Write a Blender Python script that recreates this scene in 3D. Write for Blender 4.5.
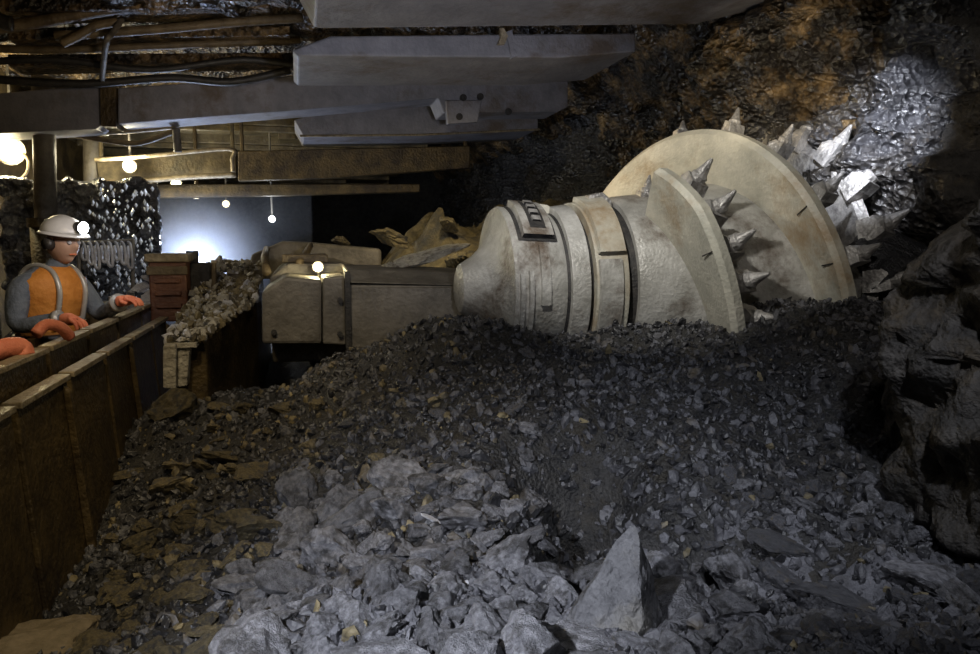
import bpy, bmesh, math, random
import numpy as np
from mathutils import Vector, Matrix, Euler, noise

for _o in list(bpy.data.objects): bpy.data.objects.remove(_o)
SC = bpy.context.scene
COL = SC.collection
R = math.radians
V = Vector
random.seed(7); np.random.seed(7)

# ------------------------------------------------------------------ camera
CAM = V((0, 0, 1.35)); YAW = R(14); PIT = R(6.5); F = 762.0
cd = bpy.data.cameras.new('camera'); cam = bpy.data.objects.new('camera', cd); COL.objects.link(cam)
cd.lens = 28; cd.sensor_width = 36; cd.clip_start = 0.05; cd.clip_end = 100
cam.location = CAM; cam.rotation_euler = (R(90) - PIT, 0, -YAW)
SC.camera = cam
FW = V((math.sin(YAW) * math.cos(PIT), math.cos(YAW) * math.cos(PIT), -math.sin(PIT)))
RT = V((math.cos(YAW), -math.sin(YAW), 0)); UP = RT.cross(FW)
def ray(px, py): return FW + RT * ((px - 490) / F) + UP * ((327 - py) / F)
def atd(px, py, d): return CAM + ray(px, py) * d            # point at depth d
def aty(px, py, Y): r = ray(px, py); return CAM + r * (Y / r.y)   # point on the plane y = Y

# ------------------------------------------------------------------ world, lights, exposure
w = bpy.data.worlds.new('world'); SC.world = w; w.use_nodes = True
w.node_tree.nodes['Background'].inputs[0].default_value = (0.5, 0.55, 0.7, 1)
w.node_tree.nodes['Background'].inputs[1].default_value = 0.006
SC.view_settings.view_transform = 'Standard'; SC.view_settings.look = 'None'
SC.view_settings.exposure = 0.0; SC.view_settings.gamma = 1.0
SC.view_settings.use_curve_mapping = False
try:
    SC.cycles.use_denoising = True
    SC.cycles.max_bounces = 6
    SC.cycles.sample_clamp_indirect = 4
except Exception: pass

def light(name, typ, loc, energy, color, target=None, size=0.1, angle=60, blend=0.6, sizey=None):
    l = bpy.data.lights.new(name, typ); o = bpy.data.objects.new(name, l); COL.objects.link(o)
    o.location = loc; l.energy = energy; l.color = color
    if typ == 'AREA':
        l.size = size
        if sizey: l.shape = 'RECTANGLE'; l.size_y = sizey
    else: l.shadow_soft_size = size
    if typ == 'SPOT': l.spot_size = R(angle); l.spot_blend = blend
    if target is not None:
        o.rotation_euler = (V(target) - V(loc)).to_track_quat('-Z', 'Y').to_euler()
    return o
COOL = (0.86, 0.9, 1.0); WARM = (1.0, 0.72, 0.36); NEUT = (1.0, 0.95, 0.86)
# photographers' cap lamps and shield lamps; the fill spots are added, unseen
light('cap_lamp_beam_floor', 'SPOT', (-0.55, 0.45, 1.5), 215, COOL, atd(450, 600, 2.1), 0.03, 56, 1.0)
light('cap_lamp_beam_right', 'SPOT', (1.2, 0.8, 2.3), 100, COOL, atd(750, 490, 2.8), 0.04, 52, 1.0)  # added spot from the right, set for the shading of the slope
light('cap_lamp_beam_front', 'SPOT', (0.9, -0.3, 1.9), 28, COOL, atd(640, 640, 1.8), 0.05, 60, 1.0)
light('cap_lamp_beam_roof', 'SPOT', (0.7, 1.2, 1.5), 165, (.92, .92, 1.0), aty(400, 62, 6.0), 0.10, 58, 1.0)  # added spot aimed up to brighten the canopy slabs
light('shield_lamp_beam_hoses', 'SPOT', (-0.6, 4.2, 2.2), 22, (1, .72, .40), aty(130, 30, 6.5), 0.08, 80, 1.0)  # added warm fill on the upper-left hoses; no lamp stands here
light('shield_lamp_beam_spray', 'SPOT', (-0.6, 6.0, 2.3), 34, (.82, .9, 1), aty(125, 250, 6.8), 0.05, 62, 0.8)  # unseen spot added to brighten the spray drops
light('cap_lamp_beam_left', 'SPOT', (-0.25, 0.2, 1.8), 40, (1, .86, .62), atd(35, 650, 2.1), 0.04, 36, 1.0)  # added spot that brightens the mound in the left corner
light('cap_lamp_beam_drum', 'SPOT', (0.65, 2.7, 2.5), 118, (1.0, 0.97, 0.9), (2.1, 4.3, 1.3), 0.05, 58, 0.6)
light('shield_lamp_beam_roof', 'SPOT', (2.0, 3.3, 2.0), 34, (1, .84, .60), aty(790, 70, 4.4), 0.05, 58, 0.8)
light('shield_lamp_beam_back', 'SPOT', (0.9, 5.6, 2.4), 50, (1, .75, .42), (2.1, 4.8, 1.7), 0.05, 60, 0.8)
light('face_lamp_beam', 'SPOT', (2.1, 2.9, 2.35), 300, COOL, aty(880, 150, 3.7), 0.03, 42, 1.0)  # unseen spot added for the bright patch on the coal face
light('wall_lamp_beam', 'SPOT', (1.2, 1.2, 2.2), 36, (1, .93, .85), aty(950, 230, 3.1), 0.05, 60, 1.0)  # spot aimed at the near right wall
light('shield_lamp_beam_conveyor', 'SPOT', (-0.7, 2.6, 2.5), 52, (1, .78, .46), (-0.8, 4.2, 0.9), 0.08, 85, 0.8)
light('shield_lamp_beam_arm', 'SPOT', (0.0, 3.2, 2.5), 32, (1, .93, .78), aty(370, 310, 4.6), 0.08, 62, 0.8)  # spot aimed at the arm casing
light('shield_lamp_beam_slope', 'SPOT', (-0.15, 1.9, 2.6), 60, (1, .80, .48), atd(260, 500, 3.0), 0.05, 72, 0.9)  # added warm spot to brighten the left slope
light('shield_lamp_beam_heap', 'SPOT', (0.9, 4.9, 2.4), 120, (1, .80, .45), (1.2, 6.4, 1.3), 0.06, 85, 0.9)  # added warm spot lighting the heap behind the arm

# ------------------------------------------------------------------ material helpers
MATS = {}
def mat(name, c1, c2=None, scale=6, rough=0.6, metal=0.0, bump=0.3, bscale=None, spec=0.5, c3=None, c3amt=0.5, rand=0.0, detail=6, vor=0.0):
    if name in MATS: return MATS[name]
    m = bpy.data.materials.new(name); m.use_nodes = True; nt = m.node_tree; N = nt.nodes; L = nt.links
    b = N['Principled BSDF']; b.inputs['Roughness'].default_value = rough; b.inputs['Metallic'].default_value = metal
    b.inputs['Specular IOR Level'].default_value = spec
    tc = N.new('ShaderNodeTexCoord')
    n1 = N.new('ShaderNodeTexNoise'); n1.inputs['Scale'].default_value = scale; n1.inputs['Detail'].default_value = detail
    n1.inputs['Roughness'].default_value = 0.65
    L.new(tc.outputs['Object'], n1.inputs['Vector'])
    rp = N.new('ShaderNodeValToRGB'); rp.color_ramp.elements[0].position = 0.36; rp.color_ramp.elements[1].position = 0.66
    rp.color_ramp.elements[0].color = (*c1, 1); rp.color_ramp.elements[1].color = (*(c2 or c1), 1)
    L.new(n1.outputs['Fac'], rp.inputs['Fac']); out = rp.outputs['Color']
    if c3:
        n3 = N.new('ShaderNodeTexNoise'); n3.inputs['Scale'].default_value = scale * 0.35; n3.inputs['Detail'].default_value = 8
        n3.inputs['Roughness'].default_value = 0.7
        L.new(tc.outputs['Object'], n3.inputs['Vector'])
        r3 = N.new('ShaderNodeValToRGB'); r3.color_ramp.elements[0].position = 1 - c3amt - 0.06; r3.color_ramp.elements[1].position = 1 - c3amt + 0.08
        L.new(n3.outputs['Fac'], r3.inputs['Fac'])
        mx = N.new('ShaderNodeMixRGB'); L.new(r3.outputs['Color'], mx.inputs['Fac']); L.new(out, mx.inputs[1])
        mx.inputs[2].default_value = (*c3, 1); out = mx.outputs['Color']
    if rand:
        oi = N.new('ShaderNodeObjectInfo'); mr = N.new('ShaderNodeMapRange')
        mr.inputs['To Min'].default_value = 1 - rand; mr.inputs['To Max'].default_value = 1 + rand
        L.new(oi.outputs['Random'], mr.inputs['Value'])
        hs = N.new('ShaderNodeHueSaturation'); L.new(mr.outputs['Result'], hs.inputs['Value']); L.new(out, hs.inputs['Color']); out = hs.outputs['Color']
    L.new(out, b.inputs['Base Color'])
    if bump:
        n2 = N.new('ShaderNodeTexNoise'); n2.inputs['Scale'].default_value = bscale or scale * 4; n2.inputs['Detail'].default_value = 5
        L.new(tc.outputs['Object'], n2.inputs['Vector'])
        bp = N.new('ShaderNodeBump'); bp.inputs['Strength'].default_value = bump; bp.inputs['Distance'].default_value = 0.03
        h = n2.outputs['Fac']
        if vor:
            vo = N.new('ShaderNodeTexVoronoi'); vo.inputs['Scale'].default_value = vor
            L.new(tc.outputs['Object'], vo.inputs['Vector'])
            ad = N.new('ShaderNodeMath'); ad.operation = 'MULTIPLY_ADD'; ad.inputs[1].default_value = 1.2
            L.new(vo.outputs['Distance'], ad.inputs[0]); L.new(h, ad.inputs[2]); h = ad.outputs[0]
        L.new(h, bp.inputs['Height']); L.new(bp.outputs['Normal'], b.inputs['Normal'])
    MATS[name] = m; return m
def emit(name, col, s):
    if name in MATS: return MATS[name]
    m = bpy.data.materials.new(name); m.use_nodes = True; b = m.node_tree.nodes['Principled BSDF']
    b.inputs['Base Color'].default_value = (*col, 1)
    b.inputs['Emission Color'].default_value = (*col, 1); b.inputs['Emission Strength'].default_value = s
    MATS[name] = m; return m

M_COAL = mat('coal', (.018, .018, .020), (.05, .05, .055), 9, .42, 0, .5, 40, .6, vor=30)
M_COALF = mat('coal_fines', (.014, .014, .015), (.05, .048, .046), 14, .6, 0, .8, 70, .5, c3=(.035, .03, .022), c3amt=.42)
M_FACE = mat('coal_face', (.016, .016, .018), (.07, .07, .078), 3.2, .36, 0, 1.0, 30, .8, c3=(.05, .042, .032), c3amt=.46, vor=26)
M_SHALE = mat('shale', (.10, .10, .11), (.27, .268, .285), 5, .6, 0, .6, 30, .4, c3=(.05, .048, .048), c3amt=.46, rand=.35)
M_SHALE2 = mat('pointed_shale', (.085, .085, .092), (.20, .20, .21), 6, .65, 0, .9, 38, .4, c3=(.17, .16, .14), c3amt=.44, vor=14)
M_DARK = mat('dark_shale', (.035, .035, .04), (.11, .11, .12), 9, .5, 0, .5, 45, .5, c3=(.10, .08, .05), c3amt=.4, rand=.35)
M_BRN = mat('brown_shale', (.07, .058, .035), (.22, .18, .10), 8, .6, 0, .6, 40, .4, c3=(.05, .05, .055), c3amt=.45, rand=.35)
M_SHALEF = mat('shale_fines', (.09, .09, .10), (.20, .20, .22), 12, .7, 0, .9, 60, .4, c3=(.05, .045, .04), c3amt=.42)
M_DULL = mat('dull_coal_wall', (.032, .030, .028), (.088, .08, .072), 9, .7, 0, 1.0, 34, .3, c3=(.09, .07, .045), c3amt=.42)
M_PALE = mat('pale_rock', (.35, .35, .38), (.62, .62, .66), 9, .5, 0, .4, 40, .5, rand=.2)
M_ROOF = mat('roof_rock', (.05, .032, .015), (.36, .24, .11), 11, .38, 0, 1.0, 34, .7, c3=(.014, .011, .009), c3amt=.54, vor=26)
M_CREAM = mat('cream_paint', (.40, .39, .33), (.66, .63, .53), 4, .42, .0, .25, 50, .5, c3=(.34, .25, .15), c3amt=.44, detail=9)
M_CREAM2 = mat('cream_paint_scuffed', (.34, .33, .30), (.58, .57, .54), 6, .4, .1, .3, 50, .5, c3=(.13, .10, .075), c3amt=.42, detail=9)
M_WORN = mat('worn_steel', (.26, .25, .24), (.60, .58, .56), 14, .42, .45, .5, 50, .5, c3=(.06, .05, .05), c3amt=.36)
M_GROOVE = mat('dark_groove', (.02, .02, .022), (.06, .055, .05), 20, .6, .2, .3)
M_CANOPY = mat('canopy_steel', (.20, .20, .225), (.30, .295, .33), 5, .55, .15, .25, 30, .4, c3=(.15, .12, .10), c3amt=.42)
M_CANOPY_LIT = mat('canopy_steel_stained', (.06, .045, .025), (.20, .155, .08), 5, .5, .2, .3, 30, .4, c3=(.06, .05, .03), c3amt=.45)  # canopy steel with the warm lamp light put into its colour
M_RUST = mat('rusted_steel', (.045, .03, .012), (.13, .09, .035), 6, .5, .3, .35, 40, .5, c3=(.03, .02, .012), c3amt=.45)
M_RUSTR = mat('red_brown_paint', (.09, .035, .022), (.19, .08, .045), 8, .5, .1, .3, 40, .5)
M_ARM = mat('dusty_machine_steel', (.11, .10, .085), (.22, .20, .17), 4, .55, .15, .3, 30, .4, c3=(.05, .04, .03), c3amt=.42)
M_EDGE = mat('scraped_edge_steel', (.20, .16, .10), (.42, .35, .24), 18, .5, .3, .3, 60)
M_DUST = mat('dust_caked_steel', (.28, .26, .22), (.55, .52, .45), 12, .7, 0, .8, 40, .3, c3=(.1, .08, .05), c3amt=.42)
M_HOSE = mat('black_rubber', (.02, .02, .02), (.05, .045, .04), 20, .45, 0, .2)
M_HOSEB = mat('dusty_brown_hose', (.08, .058, .032), (.18, .135, .075), 12, .55, 0, .3)
M_SAND = mat('brown_sandstone', (.20, .16, .10), (.30, .24, .16), 9, .8, 0, .4, 60, .3)

# ------------------------------------------------------------------ mesh helpers
def link(name, me, m=None, parent=None, smooth=None):
    o = bpy.data.objects.new(name, me); COL.objects.link(o)
    if m:
        for x in (m if isinstance(m, (list, tuple)) else [m]): me.materials.append(x)
    if parent: o.parent = parent
    if smooth is not None:
        me.polygons.foreach_set('use_smooth', [smooth] * len(me.polygons))
    return o
def tag(o, label=None, cat=None, group=None, kind=None):
    if label: o['label'] = label
    if cat: o['category'] = cat
    if group: o['group'] = group
    if kind: o['kind'] = kind
    return o
def empty(name, loc, label, cat, group=None, rot=(0, 0, 0)):
    o = bpy.data.objects.new(name, None); COL.objects.link(o); o.location = loc; o.rotation_euler = rot
    o.empty_display_size = .1
    bpy.context.view_layer.update()
    return tag(o, label, cat, group)
def wm(o): return (wm(o.parent) if o.parent else Matrix()) @ o.matrix_basis
class MB:
    def __init__(s): s.v = []; s.f = []
    def add(s, vs, fs):
        k = len(s.v); s.v += [tuple(p) for p in vs]; s.f += [tuple(i + k for i in f) for f in fs]; return s
    def box(s, a, b, M=None):
        x0, y0, z0 = a; x1, y1, z1 = b
        vs = [V(p) for p in ((x0, y0, z0), (x1, y0, z0), (x1, y1, z0), (x0, y1, z0), (x0, y0, z1), (x1, y0, z1), (x1, y1, z1), (x0, y1, z1))]
        if M: vs = [M @ p for p in vs]
        return s.add(vs, [(0, 3, 2, 1), (4, 5, 6, 7), (0, 1, 5, 4), (1, 2, 6, 5), (2, 3, 7, 6), (3, 0, 4, 7)])
    def prism(s, pts, d):           # outline (list of points) swept by vector d
        d = V(d); pts = [V(p) for p in pts]; n = len(pts)
        fs = [tuple(range(n)), tuple(range(2 * n - 1, n - 1, -1))]
        fs += [(i, i + n, (i + 1) % n + n, (i + 1) % n) for i in range(n)]
        return s.add(pts + [p + d for p in pts], fs)
    def tube(s, pts, r, n=10):
        pts = [V(p) for p in pts]; k = len(pts); rings = []
        rr = r if isinstance(r, (list, tuple)) else [r] * k
        ref = None
        for i, p in enumerate(pts):
            t = (pts[min(i + 1, k - 1)] - pts[max(i - 1, 0)]).normalized()
            if ref is None: ref = t.orthogonal().normalized()
            ref = (ref - t * ref.dot(t)).normalized(); bn = t.cross(ref)
            rings += [p + (ref * math.cos(2 * math.pi * j / n) + bn * math.sin(2 * math.pi * j / n)) * rr[i] for j in range(n)]
        fs = [(i * n + j, i * n + (j + 1) % n, (i + 1) * n + (j + 1) % n, (i + 1) * n + j) for i in range(k - 1) for j in range(n)]
        fs += [tuple(range(n - 1, -1, -1)), tuple((k - 1) * n + j for j in range(n))]
        return s.add(rings, fs)
    def lathe(s, prof, c, n=64, a0=0, a1=360):   # axis along +x; prof = [(x, r)], c = (y, z)
        full = abs(a1 - a0) >= 360; m = n if full else n + 1; vs = []
        for x, r in prof:
            for j in range(m):
                a = R(a0 + (a1 - a0) * j / n)
                vs.append((x, c[0] - r * math.sin(a), c[1] + r * math.cos(a)))
        fs = [(i * m + j, (i + 1) * m + j, (i + 1) * m + (j + 1) % m, i * m + (j + 1) % m) for i in range(len(prof) - 1) for j in range(n)]
        return s.add(vs, fs)
    def build(s, name, m, parent=None, bevel=0, smooth=False, tf=None):
        me = bpy.data.meshes.new(name)
        vs = s.v
        if tf is not None: vs = [tf @ V(p) for p in vs]
        elif parent is not None: iv = wm(parent).inverted(); vs = [iv @ V(p) for p in vs]
        me.from_pydata([tuple(p) for p in vs], [], s.f); me.update()
        bm = bmesh.new(); bm.from_mesh(me); bmesh.ops.recalc_face_normals(bm, faces=bm.faces); bm.to_mesh(me); bm.free()
        o = link(name, me, m, parent, bool(smooth))
        if smooth == 'auto': me.set_sharp_from_angle(angle=R(32))
        if bevel:
            b = o.modifiers.new('bevel', 'BEVEL'); b.width = bevel; b.segments = 2; b.limit_method = 'ANGLE'; b.angle_limit = R(35)
        return o
def free(o, origin):      # move a free-standing mesh's origin to a real base point
    o.data.transform(Matrix.Translation(-V(origin))); o.location = origin; return o
def fbm(p, s, o=4): return noise.fractal(V(p) * s, 0.9, 2.0, o)
def wire(pts, n=6):       # smooth path through points
    P = [V(p) for p in pts]; out = []
    for i in range(len(P) - 1):
        a = P[max(i - 1, 0)]; b = P[i]; c = P[i + 1]; d = P[min(i + 2, len(P) - 1)]
        for k in range(n):
            t = k / n
            out.append(0.5 * ((2 * b) + (c - a) * t + (2 * a - 5 * b + 4 * c - d) * t * t + (-a + 3 * b - 3 * c + d) * t ** 3))
    out.append(P[-1]); return out

# ------------------------------------------------------------------ terrain
CP = [(80, 654, 2.2), (200, 654, 1.9), (330, 654, 1.7), (480, 654, 1.6), (620, 654, 1.6), (760, 654, 1.65), (900, 654, 1.75), (990, 654, 1.8),
      (120, 560, 2.9), (230, 560, 2.6), (340, 560, 2.35), (470, 560, 2.15), (560, 590, 2.0), (640, 560, 2.15), (760, 570, 2.2), (870, 560, 2.3), (980, 560, 2.35),
      (120, 480, 3.7), (230, 470, 3.4), (350, 480, 2.9), (470, 480, 2.65), (700, 480, 2.75), (820, 480, 2.8), (960, 470, 2.8),
      (190, 395, 4.3), (270, 400, 4.25), (350, 400, 3.7), (450, 400, 3.3), (540, 400, 3.25), (660, 400, 3.2), (800, 400, 3.3), (930, 390, 3.2),
      (330, 366, 4.2), (380, 345, 4.1), (430, 322, 4.05), (500, 354, 3.8), (560, 364, 3.7), (640, 360, 3.7), (740, 356, 3.65), (820, 326, 3.65), (900, 312, 3.8)]
cx = [atd(*c) for c in CP] + [V(p) for p in ((-1.2, 5.2, .1), (0, 5.2, .3), (1, 5.3, .4), (2, 5.6, .5), (3.2, 5.6, .6), (0, 7, .2), (2.5, 8, .4), (-2.5, 7, 0), (-2.5, 3, 0), (-1.2, 2.2, .0), (-1.2, 3.6, .0), (-1.5, 0, .1), (0, 0, .3), (2, 0, .4), (3.2, 1.2, .5), (2, 14, .3), (-2, 14, 0))]
XY = np.array([(p.x, p.y) for p in cx]); ZZ = np.array([p.z for p in cx])
def tpsU(r2): return np.where(r2 > 1e-12, 0.5 * r2 * np.log(np.maximum(r2, 1e-12)), 0)
n_ = len(XY); D2 = ((XY[:, None] - XY[None]) ** 2).sum(-1)
A = np.zeros((n_ + 3, n_ + 3)); A[:n_, :n_] = tpsU(D2) + 0.002 * np.eye(n_); A[:n_, n_] = 1; A[:n_, n_ + 1:] = XY; A[n_, :n_] = 1; A[n_ + 1:, :n_] = XY.T
SOL = np.linalg.solve(A, np.concatenate([ZZ, [0, 0, 0]]))
pit = atd(578, 480, 2.75); pit2 = atd(585, 545, 2.3); pit3 = atd(712, 540, 2.3); pit4 = atd(845, 600, 2.15)
def hbase(x, y):
    x = np.asarray(x, float); y = np.asarray(y, float)
    r2 = (x[..., None] - XY[:, 0]) ** 2 + (y[..., None] - XY[:, 1]) ** 2
    z = tpsU(r2) @ SOL[:n_] + SOL[n_] + SOL[n_ + 1] * x + SOL[n_ + 2] * y
    for q, s, d in ((pit, .13, .62), (pit2, .12, .45), (pit3, .12, .28), (pit4, .13, .2)):
        z = z - d * np.exp(-((x - q.x) ** 2 + (y - q.y) ** 2) / (2 * s * s))
    return np.clip(z, 0.0, 1.3)
def hz(x, y):
    return float(hbase(x, y)) + 0.05 * fbm((x, y, 0), 3.0, 4) + .018 * noise.noise(V((x * 14, y * 14, 3)))
def hit(px, py):
    r = ray(px, py); d = 1.0
    ds = np.arange(1.0, 7.5, 0.03); zs = hbase(CAM.x + r.x * ds, CAM.y + r.y * ds)
    below = np.nonzero(CAM.z + r.z * ds < zs)[0]
    if len(below) == 0: return None, None
    d = ds[below[0]]; p = CAM + r * float(d); p.z = hz(p.x, p.y); return p, float(d)

def grid_mesh(name, nu, nv, fn, m):
    vs = [fn(i / (nu - 1), j / (nv - 1)) for j in range(nv) for i in range(nu)]
    fs = [(j * nu + i, j * nu + i + 1, (j + 1) * nu + i + 1, (j + 1) * nu + i) for j in range(nv - 1) for i in range(nu - 1)]
    me = bpy.data.meshes.new(name); me.from_pydata([tuple(p) for p in vs], [], fs); me.update()
    return link(name, me, m, None, True)
def fl(u, v):
    x = -3.2 + 6.8 * u; y = -0.6 + 17.5 * (v ** 1.6)
    return (x, y, hz(x, y))
def greyzone(x, y):
    n = .28 * noise.noise(V((x * 2.3, y * 2.3, 4))) + .12 * noise.noise(V((x * 8, y * 8, 4)))
    return max(0.0, min(1.0, (2.35 + n - y - .12 * (x - .5) ** 2) / .3)) * max(0.0, min(1.0, (x + .30 + n) / .35))
fo = tag(grid_mesh('floor', 300, 330, fl, M_COALF), kind='structure')
fo.data.materials.append(M_SHALEF)
for _p in fo.data.polygons:
    if greyzone(_p.center.x, _p.center.y) > .5: _p.material_index = 1


# coal face: displaced wall along the right
def wallx(y, z):
    x = 3.12
    near = max(0.0, min(1.0, (3.35 - .45 * max(0, min(1, (z - 1.15) / .4)) - y) / 1.2)); x -= 1.15 * near
    x += (1 - .75 * min(1, near * 3)) * 0.16 * fbm((y, z, 1.3), 1.1, 3) + 0.10 * fbm((y, z, 7), 3.3, 4)
    c = noise.cell(V((y * 2.6, z * 3.4, 2.0))); c2 = noise.cell(V((y * 6.1 + z, z * 7.2, 5.0)))
    x += (0.08 * c + 0.045 * c2) * (1 - .75 * min(1, near * 3))
    x += near * .05 * fbm((y, z, 31), 9.0, 4) - near * .05 * noise.cell(V((y * 5, z * 5, 2)))
    if z > 1.7: x += .07 * fbm((y, z, 21), 8.0, 3)
    q = math.exp(-(((y - 3.75) / .34) ** 2) - ((z - 1.78) / .24) ** 2); x -= 0.16 * q
    q = math.exp(-(((y - 3.45) / .40) ** 2) - ((z - 1.30) / .20) ** 2); x += 0.22 * q
    q = math.exp(-(((y - 4.7) / .8) ** 2) - ((z - 2.6) / .34) ** 2); x -= 0.42 * q
    q = math.exp(-(((y - 6.5) / .9) ** 2) - ((z - 2.0) / .5) ** 2); x += 0.25 * q
    return x
tag(grid_mesh('wall_right', 420, 130, lambda u, v: (wallx(0.2 + 17 * u ** 1.7, 3.15 * v), 0.2 + 17 * u ** 1.7, 3.15 * v), M_FACE), kind='structure')
wr = bpy.data.objects['wall_right'].data; wr.materials.append(M_ROOF); wr.materials.append(M_DULL)
for _p in wr.polygons:
    c_ = _p.center
    if 3.6 < c_.y < 7.5 and c_.z > 2.05 + .35 * noise.noise(c_ * 2.2) + .25 * noise.noise(c_ * 6): _p.material_index = 1
    elif c_.y < (3.3 if c_.z < 1.3 else 3.12) + .2 * noise.noise(c_ * 3): _p.material_index = 2

# rough roof
def roofz(x, y):
    z = 3.08 + .12 * fbm((x, y, 5), 1.3, 4) + .06 * fbm((x, y, 9), 4, 3) + .05 * noise.cell(V((x * 3, y * 3.4, 1)))
    if x > 2.65:
        z -= .40 * min(1, (x - 2.65) / .4) * (1 + .5 * noise.noise(V((x * 2, y * 2, 0))))
    return z
tag(grid_mesh('ceiling', 200, 300, lambda u, v: (-3.4 + 7.0 * u, 0.2 + 17 * v ** 1.5, roofz(-3.4 + 7.0 * u, 0.2 + 17 * v ** 1.5)), M_ROOF), kind='structure')
tag(grid_mesh('wall_left', 120, 50, lambda u, v: (-2.9 + .08 * fbm((u * 16, v * 3, 2), 1.5, 3), 0.2 + 17 * u, 3.2 * v), M_RUST), kind='structure')
tag(grid_mesh('wall_back', 60, 30, lambda u, v: (-3.1 + 6.6 * u, 16.5 + .3 * fbm((u * 6, v * 3, 2), 1.2, 3), 3.3 * v), M_COALF), kind='structure')

# ------------------------------------------------------------------ rocks
def rock_mesh(name, seed, sub=3, flat=1.0, planes=15, nz=.10, pts=False):
    rnd = random.Random(seed)
    bm = bmesh.new(); bmesh.ops.create_icosphere(bm, subdivisions=sub, radius=1.0)
    sc = V((rnd.uniform(.95, 1.35), rnd.uniform(.65, .95), rnd.uniform(.45, .75) * flat))
    pl = []
    for _ in range(planes):
        n = V((rnd.gauss(0, 1), rnd.gauss(0, 1), rnd.gauss(0, 1))).normalized(); pl.append((n, rnd.uniform(.42, .80)))
    for v in bm.verts:
        p = v.co.copy()
        for n, d in pl:
            e = p.dot(n) - d
            if e > 0: p -= n * e
        p += v.co * (nz * noise.noise(p * 3 + V((seed, 0, 0))) + nz * .6 * noise.noise(p * 8 + V((seed, 4, 0))) - nz * .5 * noise.cell(p * 3.1 + V((seed, 0, 3))))
        v.co = V((p.x * sc.x, p.y * sc.y, p.z * sc.z))
    if pts:
        a = np.array([v.co[:] for v in bm.verts]); f = np.array([[l.vert.index for l in g.loops] for g in bm.faces]); bm.free(); return a, f
    me = bpy.data.meshes.new(name); bm.to_mesh(me); bm.free()
    me.polygons.foreach_set('use_smooth', [False] * len(me.polygons)); return me
ROCKS = {}
def rockvar(kind, m, k):
    key = (kind, k, m.name)
    if key not in ROCKS:
        me = rock_mesh(kind, hash(key[0].encode().hex()) % 1 + k * 31 + len(kind), 4 if k < 12 else 3, .62 if 'flat' in kind else 1.0)
        me.materials.append(m); ROCKS[key] = me
    return ROCKS[key]
placed = []
def put_rock(name, m, k, p, size, rot, label, cat, group=None, sink=.35, scale=(1, 1, 1)):
    o = bpy.data.objects.new(name, rockvar(name, m, k)); COL.objects.link(o)
    o.scale = [size * s for s in scale]; o.rotation_euler = rot
    o.location = (p.x, p.y, p.z + size * .45 * scale[2] * (1 - 2 * sink)); placed.append((p.x, p.y, size))
    return tag(o, label, cat, group)

# gravel: one uncountable mass (numpy, one mesh)
def gravel(name, n, area, smin, smax, mats, wts, label, cat, keep=None, zf=None):
    vars_ = [rock_mesh('g', 900 + i, 1, 1.0, 6, .0, True) for i in range(8)]
    VV = []; FF = []; MI = []; k = 0
    rs = np.random.RandomState(len(name) + n)
    for i in range(n):
        x = rs.uniform(area[0], area[1]); y = area[2] + (area[3] - area[2]) * rs.uniform() ** (1.5 if name == 'coal_rubble' else 1.15)
        if keep and not keep(x, y): continue
        s = smin * (smax / smin) ** (rs.uniform() ** 1.9)
        a, f = vars_[i % 8]
        Rm = np.array(Euler(rs.uniform(0, 6.28, 3)).to_matrix())
        p = (a * s) @ Rm.T + np.array([x, y, (zf or hz)(x, y) + s * .15])
        VV.append(p); FF.append(f + k); k += len(p); 
        wt = wts
        if name == 'coal_rubble' and rs.uniform() < greyzone(x, y): wt = [.15, .40, .435, .015]
        elif name == 'coal_rubble' and x > .8: wt = [.60, .33, .065, .005]
        MI.append(np.full(len(f), rs.choice(len(mats), p=wt)))
    VV = np.concatenate(VV); FF = np.concatenate(FF); MI = np.concatenate(MI)
    me = bpy.data.meshes.new(name); me.vertices.add(len(VV)); me.vertices.foreach_set('co', VV.ravel().astype(np.float32))
    me.loops.add(FF.size); me.loops.foreach_set('vertex_index', FF.ravel().astype(np.int32))
    me.polygons.add(len(FF)); me.polygons.foreach_set('loop_start', np.arange(0, FF.size, 3, dtype=np.int32))
    me.polygons.foreach_set('material_index', MI.astype(np.int32)); me.update(calc_edges=True)
    o = link(name, me, mats); me.polygons.foreach_set('use_smooth', [False] * len(me.polygons))
    return tag(o, label, cat, kind='stuff')
gravel('coal_rubble', 34000, (-0.9, 3.0, 0.9, 4.9), .008, .038, [M_COAL, M_DARK, M_SHALEF, M_BRN], [.60, .25, .05, .10],
       'fine black coal rubble covering the heap in front of the drum', 'coal rubble')

rr = random.Random(11)
def scatter(name, m, count, region, s0, s1, label, cat, group, nvar=9, sink=.3, gap=.62, slab=False, rotz=None):
    c = 0; t = 0
    while c < count and t < count * 60:
        t += 1
        px = rr.uniform(region[0], region[2]); py = rr.uniform(region[1], region[3])
        if len(region) > 4 and not region[4](px, py): continue
        p, d = hit(px, py)
        if p is None: continue
        s = (s0 + (s1 - s0) * rr.random() ** 2) * (0.7 + .3 * (1 - t / (count * 60)))
        if any((p.x - a) ** 2 + (p.y - b) ** 2 < (gap * (s + q)) ** 2 for a, b, q in placed): continue
        put_rock(name, m, rr.randrange(nvar), p, s, (rr.uniform(-.5, .5), rr.uniform(-.5, .5), rotz + rr.uniform(-.5, .5) if rotz is not None else rr.uniform(0, 6.28)), label, cat, group, sink)
        c += 1
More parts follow.
